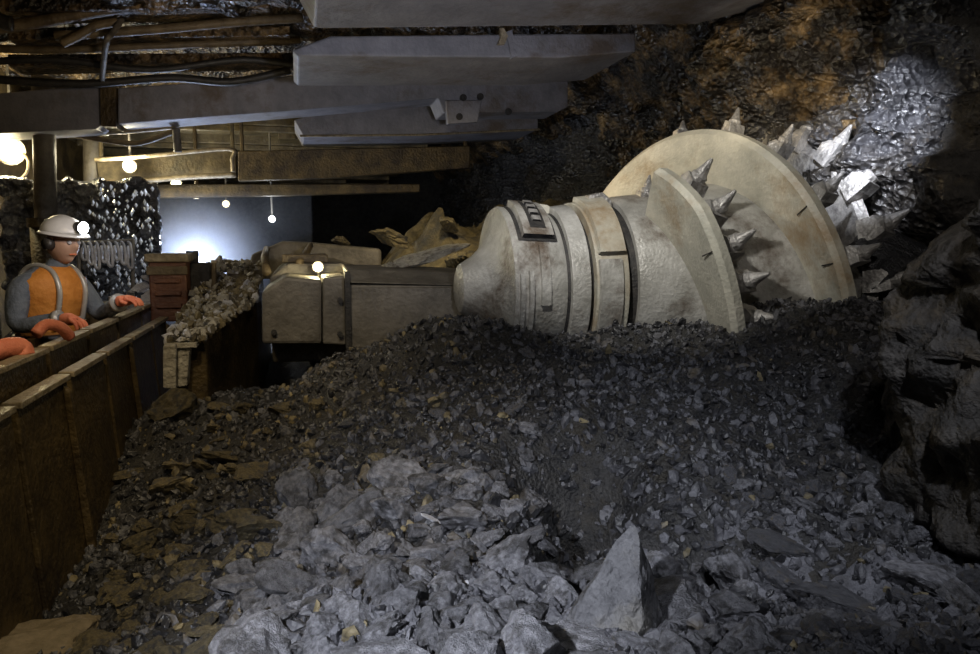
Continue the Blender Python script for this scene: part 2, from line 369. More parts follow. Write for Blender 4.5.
# single big rocks, each told apart
def big(px, py, size, m, k, label, rot=(0, 0, 0), scale=(1, 1, 1), name='boulder', sink=.35, d=None):
    p, dd = hit(px, py)
    return put_rock(name, m, k, p, size, rot, label, name.replace('_', ' '), None, sink, scale)
def wedge():   # the tall pointed grey rock
    p, d = hit(606, 628)
    bm = bmesh.new(); bmesh.ops.create_icosphere(bm, subdivisions=4, radius=1)
    for v in bm.verts:
        c = v.co; h = (c.z + 1) / 2
        wd = 1.15 - .98 * h ** .8; q = V((c.x * wd, c.y * wd, c.z))
        for nrm, dd in ((V((.75, -.55, .35)), .42), (V((-.6, -.6, .5)), .40), (V((.1, .9, .2)), .5), (V((-.95, .1, .25)), .55), (V((.9, .3, .3)), .52)):
            nrm = nrm.normalized(); e = q.dot(nrm) - dd
            if e > 0: q -= nrm * e
        q += c * .05 * noise.noise(q * 3) + c * .02 * noise.noise(q * 11)
        v.co = V((q.x * .20 + .055 * h, q.y * .15, q.z * .215))
    me = bpy.data.meshes.new('pointed_rock'); bm.to_mesh(me); bm.free()
    o = link('pointed_rock', me, M_SHALE2, None, False); o.location = (p.x, p.y, p.z + .05); placed.append((p.x, p.y, .15))
    tag(o, 'tall pointed grey rock standing up at the bottom centre of the heap', 'rock')
wedge()
big(668, 612, .17, M_SHALE, 2, 'broad flat grey boulder just right of the tall pointed rock', (.1, .0, .3), (1.2, 1, .7))
big(730, 612, .10, M_SHALE, 4, 'grey block at the right end of the broad flat boulder', (.1, .3, 1.2))
big(585, 640, .13, M_SHALE, 5, 'low grey boulder at the foot of the tall pointed rock', (.2, .1, 2.2), (1.2, 1, .6))
big(805, 516, .055, M_SHALE, 3, 'oval light grey stone on the right slope, nearest the dark hollow', (.1, .2, -.3), (1.3, .8, .8), 'stone')
big(745, 495, .05, M_SHALE, 6, 'oval grey stone left of the light oval one on right slope', (.1, .0, .0), (1.3, .8, .8), 'stone')
big(790, 545, .085, M_DARK, 7, 'blue-grey slab below the oval stones on right slope', (.3, .3, -.3), (1.5, .8, .6), 'flat_rock')
big(930, 575, .12, M_SHALE, 8, 'jagged grey boulder at the right edge below the coal wall', (.5, .2, -.6), (1.2, .8, .9))
big(965, 610, .09, M_SHALE, 1, 'smaller grey boulder under the jagged one at right edge', (.5, .2, -1.6), (1.1, .8, .9))
big(850, 600, .15, M_DARK, 5, 'dark layered slab lying in the hollow at lower right', (.1, .25, -.35), (1.7, .8, .35), 'flat_rock')
big(880, 640, .10, M_DARK, 3, 'dark slab at the bottom edge under the layered slab', (.1, .25, -.55), (1.5, .8, .35), 'flat_rock')
big(436, 520, .035, M_PALE, 3, 'bright white flake lying on the grey rocks', (.2, .5, .3), (1.4, .8, .4), 'rock_flake', .1)
big(470, 585, .035, M_PALE, 6, 'bright pale flake nearer the camera than the white one', (.2, -.3, .1), (1.6, .7, .35), 'rock_flake', .1)
big(545, 545, .075, M_SHALE, 7, 'grey stone on the left lip of the dark hollow', (.4, .7, .6), (1.3, .8, .6), 'stone')
big(360, 490, .05, M_SHALE, 8, 'small upright grey splinter of rock left of centre', (.2, 1.3, .4), (1.5, .7, .7), 'rock_splinter')
big(40, 660, .26, M_SAND, 2, 'smooth brown sandstone mound in the bottom left corner', (.0, .12, .3), (1.2, 1, .62))
big(180, 415, .17, M_BRN, 3, 'ochre crumbling rock below the caked conveyor edge', (.3, .1, .8), (1, .9, 1.1))
big(318, 410, .085, M_BRN, 4, 'yellow-brown rock standing on the left flank of heap', (.3, .6, .8), (.8, .8, 1.2))
big(530, 440, .075, M_SHALE, 5, 'blue-grey rock at the top edge of the dark hollow', (.3, .3, .4), (1.2, .8, .7))

def grp(name, m, n, region, s0, s1, look, where, cat, **k):
    scatter(name, m, n, region, s0, s1, look + ' ' + where, cat, look + 's ' + where, **k)
ok1 = lambda x, y: not (540 < x < 630 and y < 600)
grp('shale_rock', M_SHALE, 34, (400, 470, 540, 560), .045, .12, 'angular grey shale rock', 'left of the dark hollow', 'rock')
grp('shale_rock', M_SHALE, 30, (290, 480, 420, 590), .045, .12, 'dusty grey shale rock', 'where grey heap meets the brown slope', 'rock')
grp('shale_rock', M_SHALE, 36, (380, 560, 560, 690, ok1), .06, .17, 'large rough grey shale rock', 'in the front of the heap', 'rock')
grp('shale_rock', M_SHALE, 22, (240, 580, 400, 690), .06, .15, 'blue-grey shale rock', 'in front near the brown mound', 'rock')
grp('shale_rock', M_SHALE, 24, (560, 585, 760, 690), .05, .13, 'grey shale rock', 'around the foot of the pointed rock', 'rock')
grp('flat_shale', M_BRN, 26, (120, 400, 380, 520, lambda x, y: y > 560 - 1.0 * x), .04, .11, 'thin brown shale plate', 'high on the left slope', 'flat rock', sink=.3, rotz=.5)
grp('flat_shale', M_BRN, 34, (90, 510, 320, 690, lambda x, y: y > 640 - 1.0 * x), .05, .13, 'broad brown shale plate', 'low on the left slope', 'flat rock', sink=.3, rotz=.5)
grp('rock_chunk', M_DARK, 16, (640, 460, 820, 560), .03, .08, 'dark grey rock chunk', 'under the oval stones', 'rock')
grp('rock_chunk', M_DARK, 24, (740, 550, 985, 690), .04, .10, 'dark grey rock chunk', 'around the layered slab', 'rock')
grp('rock_chunk', M_SHALE, 14, (680, 560, 985, 700), .03, .06, 'light grey rock chunk', 'at lower right', 'rock')
grp('rock_chunk', M_SHALE, 14, (820, 480, 985, 570), .03, .08, 'light grey rock chunk', 'at the foot of the coal wall', 'rock')
grp('coal_lump', M_DARK, 32, (330, 330, 560, 480, lambda x, y: y > 322 + abs(x - 430) * .35), .03, .065, 'dark lump of coal', 'on the mound before the machine arm', 'coal lump')
grp('coal_lump', M_SHALE, 9, (560, 345, 900, 440), .015, .034, 'pale pebble', 'on the even black slope below the drum', 'pebble')
grp('coal_lump', M_DARK, 26, (560, 345, 900, 470), .015, .042, 'small grey-black coal lump', 'on the slope below the drum', 'coal lump')
print('rocks', len(placed))

# ------------------------------------------------------------------ cutting drum
DY, DZ, RO, RB = 4.35, 1.07, .95, .55
drum = empty('cutting_drum', (2.35, DY, DZ), 'cream spiral cutting drum with steel picks half buried in black coal', 'cutting drum')
MB().lathe([(1.80, .0), (1.80, .52), (1.84, .54), (2.1, .57), (2.32, .63), (2.98, .65), (3.0, 0)], (DY, DZ), 96).build('barrel', M_CREAM2, drum, smooth='auto')
def helix(x_of, a0, a1, r0, r1, th, n=72, taper=True):
    mb = MB(); vs = []
    for i in range(n + 1):
        a = a0 + (a1 - a0) * i / n; x = x_of(a); s, c = math.sin(R(a)), math.cos(R(a))
        k = 1.0
        if taper == 'tip': k = min(1, .80 + (a - a0) / 110)
        elif taper: k = min(1, (a - a0) / 26 + .02)
        ro = r0 + (r1 - r0) * k
        # section: inner left, outer left, bevel lip, outer right, inner right
        for dx, r in ((-th * .5 + .05, r0), (-th * .5 + .04, r0 + (ro - r0) * .14), (-th * .5 + .0, ro - .03), (-th * .15, ro), (th * .5, ro), (th * .5, r0)):
            vs.append((x + dx, DY - r * s, DZ + r * c))
    m = 6
    fs = [(i * m + j, i * m + (j + 1) % m, (i + 1) * m + (j + 1) % m, (i + 1) * m + j) for i in range(n) for j in range(m)]
    fs += [tuple(range(m)), tuple(n * m + j for j in reversed(range(m)))]
    return mb.add(vs, fs)
x1 = lambda a: 2.37 + (a / 90) * (.42 if a > 0 else .50)
x2 = lambda a: 2.11 + (a - 90) / 90 * .40
v1 = helix(x1, -150, 118, RB - .02, RO, .07, 150).build('spiral_vane', M_CREAM, drum, smooth='auto')
v2 = helix(x2, 40, 190, RB - .02, RO, .07, 100, taper='tip').build('spiral_vane', M_CREAM, drum, smooth='auto')
# weld seams across the vanes
for a in (60, 80):
    for xo, vn in ((x1, v1),):
        p = [V((xo(a) - .036, DY - r * math.sin(R(a)), DZ + r * math.cos(R(a)))) for r in (.83, .92)]
        MB().tube(p, .004, 6).build('weld_seam', M_GROOVE, vn)
p = [V((x2(76) - .036, DY - r * math.sin(R(76)), DZ + r * math.cos(R(76)))) for r in (.82, .92)]
MB().tube(p, .004, 6).build('weld_seam', M_GROOVE, v2)
MB().lathe([(2.98, .3), (2.98, .84), (3.03, .87), (3.06, .84), (3.06, .3)], (DY, DZ), 80).build('end_ring', M_WORN, drum)
def pick_mesh(k):
    rnd = random.Random(k)
    mb = MB(); mb.prism([(-.055, -.05, -.05), (.055, -.05, -.05), (.06, -.05, .03), (.035, -.05, .07), (-.035, -.05, .075), (-.06, -.05, .02)], (0, .10, 0))
    for i, v in enumerate(mb.v): mb.v[i] = tuple(c + rnd.uniform(-.008, .008) for c in v)
    me = bpy.data.meshes.new('pick_box'); me.from_pydata(mb.v, [], mb.f); me.materials.append(M_WORN)
    t = MB(); t.tube([(0, 0, 0), (.005, 0, .05), (.01, 0, .06), (.02, 0, .10), (.03, 0, .135)], [.038, .040, .030, .018, .007], 12)
    mt = bpy.data.meshes.new('pick_tip'); mt.from_pydata(t.v, [], t.f); mt.materials.append(M_WORN)
    return me, mt
PM = [pick_mesh(i) for i in range(4)]
def pick(x, a, r, lean=0, sc=1.0, twist=0):
    me, mt = PM[int(abs(a)) % 4]
    o = bpy.data.objects.new('pick_box', me); COL.objects.link(o); o.parent = drum
    s, c = math.sin(R(a)), math.cos(R(a))
    out = V((0, -s, c)); tan = V((0, -c, -s)); ax = V((1, 0, 0))
    z = (out + ax * lean).normalized(); xx = (tan * -1 * math.cos(twist) + ax * math.sin(twist)); xx = (xx - z * xx.dot(z)).normalized(); yy = z.cross(xx)
    M = Matrix((xx, yy, z)).transposed().to_4x4(); M.translation = V((x - 2.35, -r * s, r * c))
    o.matrix_local = M @ Matrix.Scale(sc, 4)
    t = bpy.data.objects.new('pick_tip', mt); COL.objects.link(t); t.parent = o; t.location = (.01, 0, .04)
for a in (-48, -12, 12, 34, 56, 78, 98): pick(x1(a) + .09, a, .92, .3, .95)
for a in (47, 60, 73, 86, 99, 112): pick(x2(a) + .11, a, .80, .45, 1.15)
for a in (-60, -35, -12, 10, 30, 50, 68, 86, 104): pick(3.02, a, .88, .5, 1.15)
for a in (12, 34): pick(x1(a) - .42, a, .50, .2, 1.0)

# hub / gearbox head of the ranging arm
arm = empty('ranging_arm', (.4, 4.6, .7), 'dusty steel ranging arm with cream flared gearbox head, left of the drum', 'machine arm')
MB().lathe([(.88, .0), (.885, .10), (.90, .14), (.98, .19), (1.03, .24), (1.07, .31), (1.095, .38), (1.105, .43), (1.11, .465), (1.125, .475), (1.20, .468), (1.38, .455), (1.42, .43)], (DY, DZ), 96).build('gearbox_head', M_CREAM2, arm, smooth='auto')
MB().lathe([(1.40, .40), (1.40, .43), (1.43, .44), (1.43, .40)], (DY, DZ), 96).build('seal_ring', M_GROOVE, arm)
MB().lathe([(1.43, .40), (1.43, .475), (1.53, .49), (1.53, .40)], (DY, DZ), 96).build('flange_ring', M_CREAM2, arm, bevel=.004)
MB().lathe([(1.53, .45), (1.56, .45)], (DY, DZ), 96).build('seal_ring', M_GROOVE, arm)
MB().lathe([(1.56, .40), (1.56, .50), (1.74, .52), (1.74, .40)], (DY, DZ), 96).build('bearing_drum', M_CREAM, arm, bevel=.004)
MB().lathe([(1.74, .47), (1.80, .49)], (DY, DZ), 96).build('seal_ring', M_GROOVE, arm)
# raised pads on the bearing drum and on the head
MB().lathe([(1.575, .505), (1.58, .535), (1.72, .55), (1.73, .515)], (DY, DZ), 30, 5, 66).build('cover_plate', M_CREAM, arm)
MB().lathe([(1.57, .495), (1.575, .52), (1.70, .53), (1.705, .5)], (DY, DZ), 30, 70, 118).build('cover_plate', M_CREAM2, arm)
MB().lathe([(1.165, .45), (1.172, .515), (1.345, .502), (1.352, .44)], (DY, DZ), 30, 8, 52).build('raised_pad', M_CREAM2, arm)
MB().lathe([(1.145, .45), (1.146, .478), (1.37, .466), (1.371, .44)], (DY, DZ), 30, 6, 54).build('pad_recess', M_GROOVE, arm)
pad = MB().lathe([(1.215, .47), (1.216, .5165), (1.305, .510), (1.306, .47)], (DY, DZ), 24, 14, 47).build('grille_recess', M_GROOVE, arm)
for a in (17, 24, 31, 38): MB().lathe([(1.232, .49), (1.236, .530), (1.284, .526), (1.288, .49)], (DY, DZ), 5, a, a + 4).build('grille_bar', M_WORN, pad)
MB().lathe([(1.25, .45), (1.253, .485), (1.305, .481), (1.308, .44)], (DY, DZ), 24, 58, 98).build('rib', M_CREAM2, arm)
for x, a0, a1 in ((1.13, 78, 125), (1.18, 76, 125)): MB().lathe([(x, .44), (x + .003, .495), (x + .026, .495), (x + .029, .44)], (DY, DZ), 24, a0, a1).build('rib', M_CREAM2, arm)
# lug on top of the head
MB().prism([aty(505, 214, 4.3), aty(507, 206, 4.3), aty(530, 202, 4.3), aty(548, 205, 4.3), aty(560, 214, 4.3)], (0, .16, 0)).build('lifting_lug', M_CREAM, arm, bevel=.008)
MB().prism([aty(585, 205, 4.2), aty(590, 195, 4.2), aty(603, 192, 4.2), aty(612, 200, 4.2), aty(612, 212, 4.2)], (0, .12, 0)).build('lifting_lug', M_WORN, arm, bevel=.008)
# arm casing
MB().prism([aty(262, 292, 4.75), aty(262, 344, 4.75), aty(322, 344, 4.75), aty(322, 280, 4.75), aty(285, 277, 4.75)], (0, .7, 0)).build('end_casing', M_ARM, arm, bevel=.02)
MB().prism([aty(323, 278, 4.7), aty(323, 344, 4.7), aty(346, 345, 4.7), aty(346, 276, 4.7)], (0, .7, 0)).build('flange_block', M_ARM, arm, bevel=.012)
MB().prism([aty(349, 284, 4.62), aty(349, 350, 4.62), aty(480, 350, 4.5), aty(500, 320, 4.5), aty(492, 292, 4.5), aty(470, 286, 4.55)], (0, .6, 0)).build('arm_casing', M_ARM, arm, bevel=.02)
MB().prism([aty(346, 270, 4.7), aty(349, 283, 4.6), aty(470, 286, 4.55), aty(498, 290, 4.5), aty(480, 274, 4.75), aty(400, 271, 4.8)], (0, .5, .02)).build('top_cover', M_ARM, arm, bevel=.012)
MB().box(aty(346.5, 350, 4.6), V(aty(350, 272, 4.6)) + V((0, .1, 0))).build('joint_gap_strip', M_GROOVE, arm)
for px, py in ((340, 300), (340, 334), (274, 332)):
    c = aty(px, py, 4.70 if px > 300 else 4.75); MB().tube([c, c - V((0, .03, 0))], .017, 10).build('bolt', M_GROOVE, arm)

# ------------------------------------------------------------------ shearer body, conveyor
sh = empty('shearer_body', (-.1, 5.6, .6), 'low brown shearer body with dust on its deck, behind the arm', 'mining machine')
MB().prism([(-.20, 5.45, .5), (.5, 5.45, .5), (.5, 5.45, 1.12), (.3, 5.45, 1.19), (-.08, 5.45, 1.19), (-.20, 5.45, 1.10)], (0, 2.6, 0)).build('deck', M_ARM, sh, bevel=.02)
MB().prism([(-.45, 7.2, 1.0), (.75, 7.2, 1.0), (.75, 7.2, 1.27), (.1, 7.2, 1.33), (-.15, 7.2, 1.34), (-.42, 7.2, 1.22)], (0, 1.9, 0)).build('motor_cover', M_ARM, sh, bevel=.03)
MB().tube([(-.22, 5.5, 1.13), (-.26, 6.2, 1.22), (-.28, 7.1, 1.27)], .03, 8).build('guard_rail', M_HOSEB, sh, smooth=True)
MB().tube([(.0, 5.46, 1.19), (.05, 6.2, 1.24), (.1, 7.1, 1.3)], .028, 8).build('guard_rail', M_HOSEB, sh, smooth=True)
MB().box((-.12, 5.6, 1.19), (.2, 5.95, 1.25)).build('hatch', M_HOSEB, sh, bevel=.01)

# caked trough wall with pale rubble on top
tr = empty('conveyor_edge', (-.62, 4.3, .4), 'dust-caked steel edge of the conveyor ending in a pale vertical face', 'conveyor edge')
MB().prism([aty(163, 346, 4.35), aty(163, 388, 4.35), aty(176, 389, 4.35), aty(176, 344, 4.35)], (0, 4.0, 0)).build('side_plate', M_DUST, tr, bevel=.006)
MB().prism([aty(178, 347, 4.40), aty(178, 387, 4.40), aty(187, 386, 4.40), aty(190, 346, 4.40)], (0, 4.0, 0)).build('side_plate', M_DUST, tr, bevel=.006)
z0 = aty(170, 344, 4.35).z
MB().box((aty(163, 346, 4.35).x, 4.38, z0 - .03), (aty(196, 346, 4.35).x, 8.3, z0)).build('top_flange', M_DUST, tr, bevel=.006)
gx0, gx1 = aty(163, 346, 4.35).x, -.30
gravel('spilled_coal', 1900, (gx0, gx1, 4.4, 7.6), .015, .05, [M_PALE, M_BRN, M_DUST], [.12, .5, .38],
       'pale dusty lumps spilled along the top of the conveyor edge', 'spilled coal', keep=lambda x, y: x < gx0 + .2 + .25 * max(0, y - 4.5), zf=lambda x, y: z0 + .01 + .30 * max(0, min(1, (y - 4.4) / 2.4)) * (1 + .3 * noise.noise(V((x * 5, y * 5, 0)))))
# a dark infill under that rubble so that it rests on something
MB().add([(gx0 + .02, 4.5, .2), (gx0 + .2, 4.5, .2), (gx0 + .2, 4.5, z0), (gx0 + .02, 4.5, z0), (gx0 + .02, 8, .2), (gx1, 8, .2), (gx1, 6.6, z0 + .28), (gx0 + .02, 6.6, z0 + .28), (gx1, 5.6, .2), (gx1, 5.6, z0 + .13)], [(0, 1, 2, 3), (0, 3, 7, 4), (1, 8, 9, 2), (2, 9, 6, 7, 3), (8, 5, 6, 9), (4, 7, 6, 5)]).build('inner_trough', M_RUST, tr, bevel=.01)

# spill plates: each plate is a thing
def plate(xc, y0, y1, ztop, zbot, lean, label, group, m, k):
    o = empty('spill_plate', (xc, (y0 + y1) / 2, zbot), label, 'steel plate', group)
    g = .025
    MB().prism([(xc, y0 + g, ztop), (xc + lean, y0 + g, zbot), (xc + lean - .03, y0 + g, zbot), (xc - .03, y0 + g, ztop)], (0, y1 - y0 - 2 * g, 0)).build('panel', m, o, bevel=.006)
    MB().box((xc - .045, y0 + g, ztop - .012), (xc + .018, y1 - g, ztop + .012)).build('top_edge', M_EDGE, o, bevel=.004)
    if k % 2 == 0:
        MB().prism([(xc + .002, y1 - .10, ztop - .02), (xc + lean + .002, y1 - .10, zbot), (xc + lean + .035, y1 - .10, zbot), (xc + .03, y1 - .10, ztop - .05)], (0, .035, 0)).build('stiffener_rib', m, o, bevel=.004)
ORD = ['first', 'second', 'third', 'fourth', 'fifth', 'sixth', 'last']
ys = [1.7, 2.3, 2.95, 3.6, 4.25, 4.9, 5.6, 6.3]
for i in range(len(ys) - 1):
    plate(-1.06, ys[i], ys[i + 1], .885, .45, .02, ORD[i] + ' brown steel plate of the upper conveyor side row, counted from the near end', 'upper row of conveyor side plates', M_RUST, 1)
ys2 = [1.5, 2.15, 2.78, 3.40, 4.0, 4.6, 5.2, 5.8]
for i in range(len(ys2) - 1):
    plate(-.93, ys2[i], ys2[i + 1], .80, .02, .06, ORD[i] + ' dark steel plate of the lower conveyor side row, counted from the near end', 'lower row of conveyor side plates', M_RUST, i)
# trough floor behind the plates
ln = empty('cable_tray', (-1.2, 4, .3), 'dark steel cable tray behind the upper row of plates', 'cable tray')
MB().box((-1.42, 1.7, .55), (-1.10, 7, .60)).build('tray_floor', M_RUST, ln); MB().box((-1.44, 1.7, .5), (-1.40, 7, .82)).build('tray_side', M_RUST, ln)

# junction boxes
def jbox(pxa, pxb, pya, pyb, Y, m, label, cat, name, dep=.3):
    a = aty(pxa, pyb, Y); b = aty(pxb, pya, Y)
    o = empty(name, ((a.x + b.x) / 2, Y, a.z), label, cat)
    MB().box((a.x, Y, a.z), (b.x, Y + dep, b.z)).build('casing', m, o, bevel=.012)
    return o, a, b
o, a, b = jbox(151, 186, 262, 322, 5.9, M_RUSTR, 'red-brown steel box with a pale lid beside the conveyor', 'junction box', 'junction_box')
MB().box((a.x - .02, 5.87, b.z), (b.x + .02, 6.22, b.z + .06)).build('lid', M_EDGE, o, bevel=.01)
MB().box((a.x - .01, 5.88, b.z - .09), (b.x + .01, 5.90, b.z - .03)).build('clamp_band', M_HOSEB, o, bevel=.004)
for k in range(3): MB().box((a.x + .04, 5.875, a.z + .10 + k * .09), (b.x - .04, 5.90, a.z + .13 + k * .09)).build('cooling_rib', M_RUSTR, o, bevel=.004)
o, a, b = jbox(188, 211, 263, 322, 6.1, M_GROOVE, 'black steel box right of the red-brown box', 'junction box', 'junction_box')
MB().tube([(a.x + .04, 6.2, b.z), (a.x + .04, 6.2, b.z + .09)], .045, 12).build('gland', M_HOSE, o)
o = empty('marker_post', aty(214, 318, 6.0), 'short tan post between black box and shearer deck', 'post')
MB().tube([aty(214, 318, 6.0), aty(214, 262, 6.0)], .018, 8).build('rod', M_HOSEB, o)
MB().box(V(aty(211, 263, 6.0)) - V((0, .02, 0)), V(aty(217, 260, 6.0)) + V((0, .03, 0))).build('cap', M_EDGE, o)

# ------------------------------------------------------------------ roof support canopies
def canopy(px_outline, Y, dY, label, m=M_CANOPY, lip=None, name='roof_support_canopy', bev=.012):
    pts = [aty(a, b, Y) for a, b in px_outline]
    c = sum(pts, V()) / len(pts)
    o = empty(name, (c.x, Y, min(p.z for p in pts)), label, 'roof support')
    MB().prism(pts, (0, dY, 0)).build('canopy_plate', m, o, bevel=bev)
    return o, pts
o, p = canopy([(297, -30), (300, 2), (314, 28), (500, 26), (695, 24), (765, 8), (768, -30)], 4.6, -1.1, 'nearest pale grey canopy slab across the top of the view')
MB().tube([p[2] + V((.02, -.01, .01)), p[4] + V((0, -.01, .01))], .012, 8).build('edge_bead', M_CANOPY, o)
o, p = canopy([(330, 36), (292, 50), (298, 56), (560, 58), (636, 52), (636, 33)], 5.0, .95, 'second grey canopy slab with a slanting right tip')
MB().prism([aty(a, b, 4.96) for a, b in ((498, 44), (505, 44), (508, 36), (504, 28), (500, 28), (501, 36))], (0, .04, 0)).build('hook', M_EDGE, o)
MB().prism([aty(a, b, 4.98) for a, b in ((512, 30), (518, 56), (512, 58), (506, 32))], (0, .05, 0)).build('gusset', M_CANOPY, o)
o, p = canopy([(118, 88), (118, 124), (300, 110), (438, 98), (444, 113), (558, 112), (568, 107), (568, 81), (300, 75)], 7.2, .45, 'long blue-grey beam canopy reaching to the middle')
MB().prism([aty(a, b, 7.16) for a, b in ((100, 86), (101, 126), (116, 127), (116, 88))], (0, .3, 0)).build('end_joint', M_RUST, o)
o, p = canopy([(-60, 98), (-60, 136), (96, 129), (103, 124), (103, 86), (60, 88)], 7.25, .45, 'short purplish-grey beam canopy at the left edge')
o, p = canopy([(294, 120), (303, 136), (430, 135), (538, 130), (538, 114), (440, 112), (438, 101), (380, 107), (310, 115)], 8.2, .9, 'fourth grey canopy with bolt holes and a bright lower edge', M_CANOPY)
MB().tube([aty(300, 136, 8.17), aty(420, 135, 8.17), aty(540, 129.5, 8.17)], .012, 8).build('edge_bead', M_EDGE, o)
MB().prism([aty(a, b, 7.14) for a, b in ((446, 100), (448, 124), (478, 122), (482, 100))], (0, .1, 0)).build('bracket', M_CANOPY, o, bevel=.01)
for q in ((463, 98), (480, 97), (459, 117), (508, 112)):
    c = aty(q[0], q[1], 7.15); MB().tube([c, c - V((0, .025, 0))], .032, 12).build('bolt_hole_rim', M_GROOVE, o)
for ol, Y, m, lb in (([(96, 162), (100, 184), (236, 176), (236, 148)], 9.0, M_CANOPY_LIT, 'gold-lit cross beam behind the second warm lamp'),
                     ([(238, 151), (238, 181), (330, 178), (470, 168), (470, 146)], 8.9, M_RUST, 'brown cross beam below the fourth canopy'),
                     ([(-20, 186), (-20, 196), (150, 198), (270, 196), (420, 192), (420, 184), (200, 184)], 9.2, M_RUST, 'long dark cross beam above the miner and the glow')):
    pts = [aty(a, b, Y) for a, b in ol]; bm_ = MB().prism(pts, (0, .18, 0))
    for q in (pts[0], pts[-1]): bm_.box((q.x + .02, Y + .05, q.z - .02), (q.x + .06, Y + .10, 3.08)) if q is pts[0] else bm_.box((q.x - .06, Y + .05, q.z - .05), (q.x - .02, Y + .10, 3.08))
    b_ = bm_.build('cross_bar', m, None, bevel=.01); b_['kind'] = 'thing'; del b_['kind']; free(b_, pts[0]); tag(b_, lb, 'roof beam')
LB = ['fifth roof canopy, stained yellow by the lamp above the conveyor', 'sixth roof canopy, stained brown, beyond the yellow one', 'seventh roof canopy, dim brown, above the spray', 'eighth roof canopy, far down the tunnel', 'ninth roof canopy, nearly hidden in the dark distance', 'last roof canopy at the far end of the tunnel']
for i, Y in enumerate((9.3, 10.8, 12.2, 13.5, 14.7, 15.7)):
    zt = 2.66 - .045 * i
    o = empty('roof_support_canopy', (-.6, Y, zt), LB[i], 'roof support')
    MB().box((-2.8, Y, zt), (1.7 + .1 * (i % 2), Y + .95, zt + .16)).build('canopy_plate', M_CANOPY_LIT, o, bevel=.012)
    MB().box((-2.7, Y + .05, zt - .07), (.9, Y + .12, zt)).build('side_rib', M_CANOPY_LIT, o, bevel=.01)
    MB().box((-.2 - .1 * i, Y + .2, zt - .12), (.1, Y + .6, zt)).build('hinge_block', M_CANOPY_LIT, o, bevel=.01)

# hydraulic legs
for i, (Y, lb) in enumerate(((5.9, 'steel hydraulic roof leg standing behind the miner at left edge'), (7.5, 'second steel hydraulic roof leg, behind the first one'), (9.1, 'third steel hydraulic roof leg in the dark at left'))):
    o = empty('roof_prop', (-2.15, Y, 0), lb, 'roof prop')
    MB().tube([(-2.15, Y, .0), (-2.15, Y, 1.5)], .13, 20).build('outer_tube', M_RUST, o, smooth=True)
    MB().tube([(-2.15, Y, 1.5), (-2.1, Y, 2.75)], .09, 20).build('inner_tube', M_ARM, o, smooth=True)
    MB().tube([(-2.15, Y, 1.46), (-2.15, Y, 1.54)], .15, 20).build('collar', M_RUST, o)

# bars, hoses and debris under the roof at upper left
def hose(pts, r, m, label, cat='hose', name='hydraulic_hose', n=5, up=0):
    P = wire([aty(*q) for q in pts], n); b_ = MB().tube(P, r, 8)
    if up:
        for q in (P[2], P[-3]): b_.tube([q, V((q.x, q.y, up))], .012, 6)
    o = b_.build(name, m, None, smooth=True)
    free(o, P[0]); return tag(o, label, cat)
hose([(55, 36, 6.2), (150, 30, 6.2), (240, 22, 6.2), (302, 18, 6.3)], .035, M_HOSEB, 'long grey-brown bar lying level under the roof rock', 'steel bar', 'steel_bar')
hose([(-20, 30, 6.3), (40, 22, 6.3), (120, 8, 6.3), (210, 2, 6.3)], .045, M_HOSEB, 'tan timber-like bar along the very top left', 'steel bar', 'steel_bar')
hose([(62, 44, 6.1), (78, 36, 6.1), (96, 26, 6.1), (118, 22, 6.1)], .032, M_HOSEB, 'short bent tan bracket hanging at upper left', 'bracket', 'hanging_bracket')
hose([(122, 20, 6.1), (112, 34, 6.0), (106, 44, 6.0), (102, 84, 7.0)], .022, M_ARM, 'thin grey strap hanging down to the beam joint', 'strap', 'hanging_strap')
hose([(-20, 62, 6.8), (60, 60, 6.8), (150, 70, 6.8), (240, 60, 6.8), (300, 66, 6.9)], .028, M_HOSE, 'black hose sagging across above the long beam', )
hose([(-20, 78, 6.9), (80, 84, 6.9), (170, 78, 6.9), (232, 82, 6.9), (290, 70, 6.9)], .034, M_HOSE, 'thicker black hose resting just above the long beam')
hose([(-20, 48, 6.6), (60, 50, 6.6), (160, 46, 6.6), (300, 40, 6.7)], .03, M_HOSEB, 'brown hose running level over the black hoses')
hose([(-20, 10, 6.0), (3, 22, 6.0), (12, 24, 6.0)], .05, M_HOSE, 'black hose end curling in the top left corner')
for k, (pa, pb, Y, zz) in enumerate(((8, 298, 6.9, 66), (8, 290, 6.5, 40), (-20, 270, 6.2, 12))):
    a = aty(pa, zz, Y); b = aty(pb, zz - 5, Y); bx = MB().prism([a, b, b + V((0, 0, .07)), a + V((0, 0, .09))], (0, .35, 0)).build('lagging_board', M_ROOF, None, bevel=.01)
    free(bx, a); tag(bx, ('lowest brown lagging board just above the long beam', 'middle brown lagging board under the roof at upper left', 'topmost brown lagging board under the roof at upper left')[k], 'lagging board')
hose([(-10, 137, 7.6), (60, 133, 7.6), (120, 131, 7.6), (175, 126, 7.6)], .03, M_EDGE, 'bright scraped pipe below the beams at upper left', 'pipe', 'steel_pipe')
hose([(70, 134, 7.7), (110, 141, 7.7), (140, 143, 7.7), (178, 130, 7.7)], .025, M_HOSEB, 'brown hose drooping under the bright scraped pipe')
hose([(176, 128, 7.6), (177, 140, 7.6), (178, 152, 7.6)], .035, M_ARM, 'short upright hanger pin below the long beam', 'hanger pin', 'hanger_pin')
hose([(95, 160, 8.5), (150, 156, 8.5), (228, 149, 8.5), (232, 160, 8.5), (233, 172, 8.5)], .022, M_EDGE, 'bent yellow-lit rod under the fifth canopy', 'steel rod', 'steel_rod')
hose([(140, 181, 8.95), (190, 177, 8.95), (236, 175, 8.95)], .03, M_EDGE, 'short bright pipe left of the small round lamps', 'pipe', 'steel_pipe')
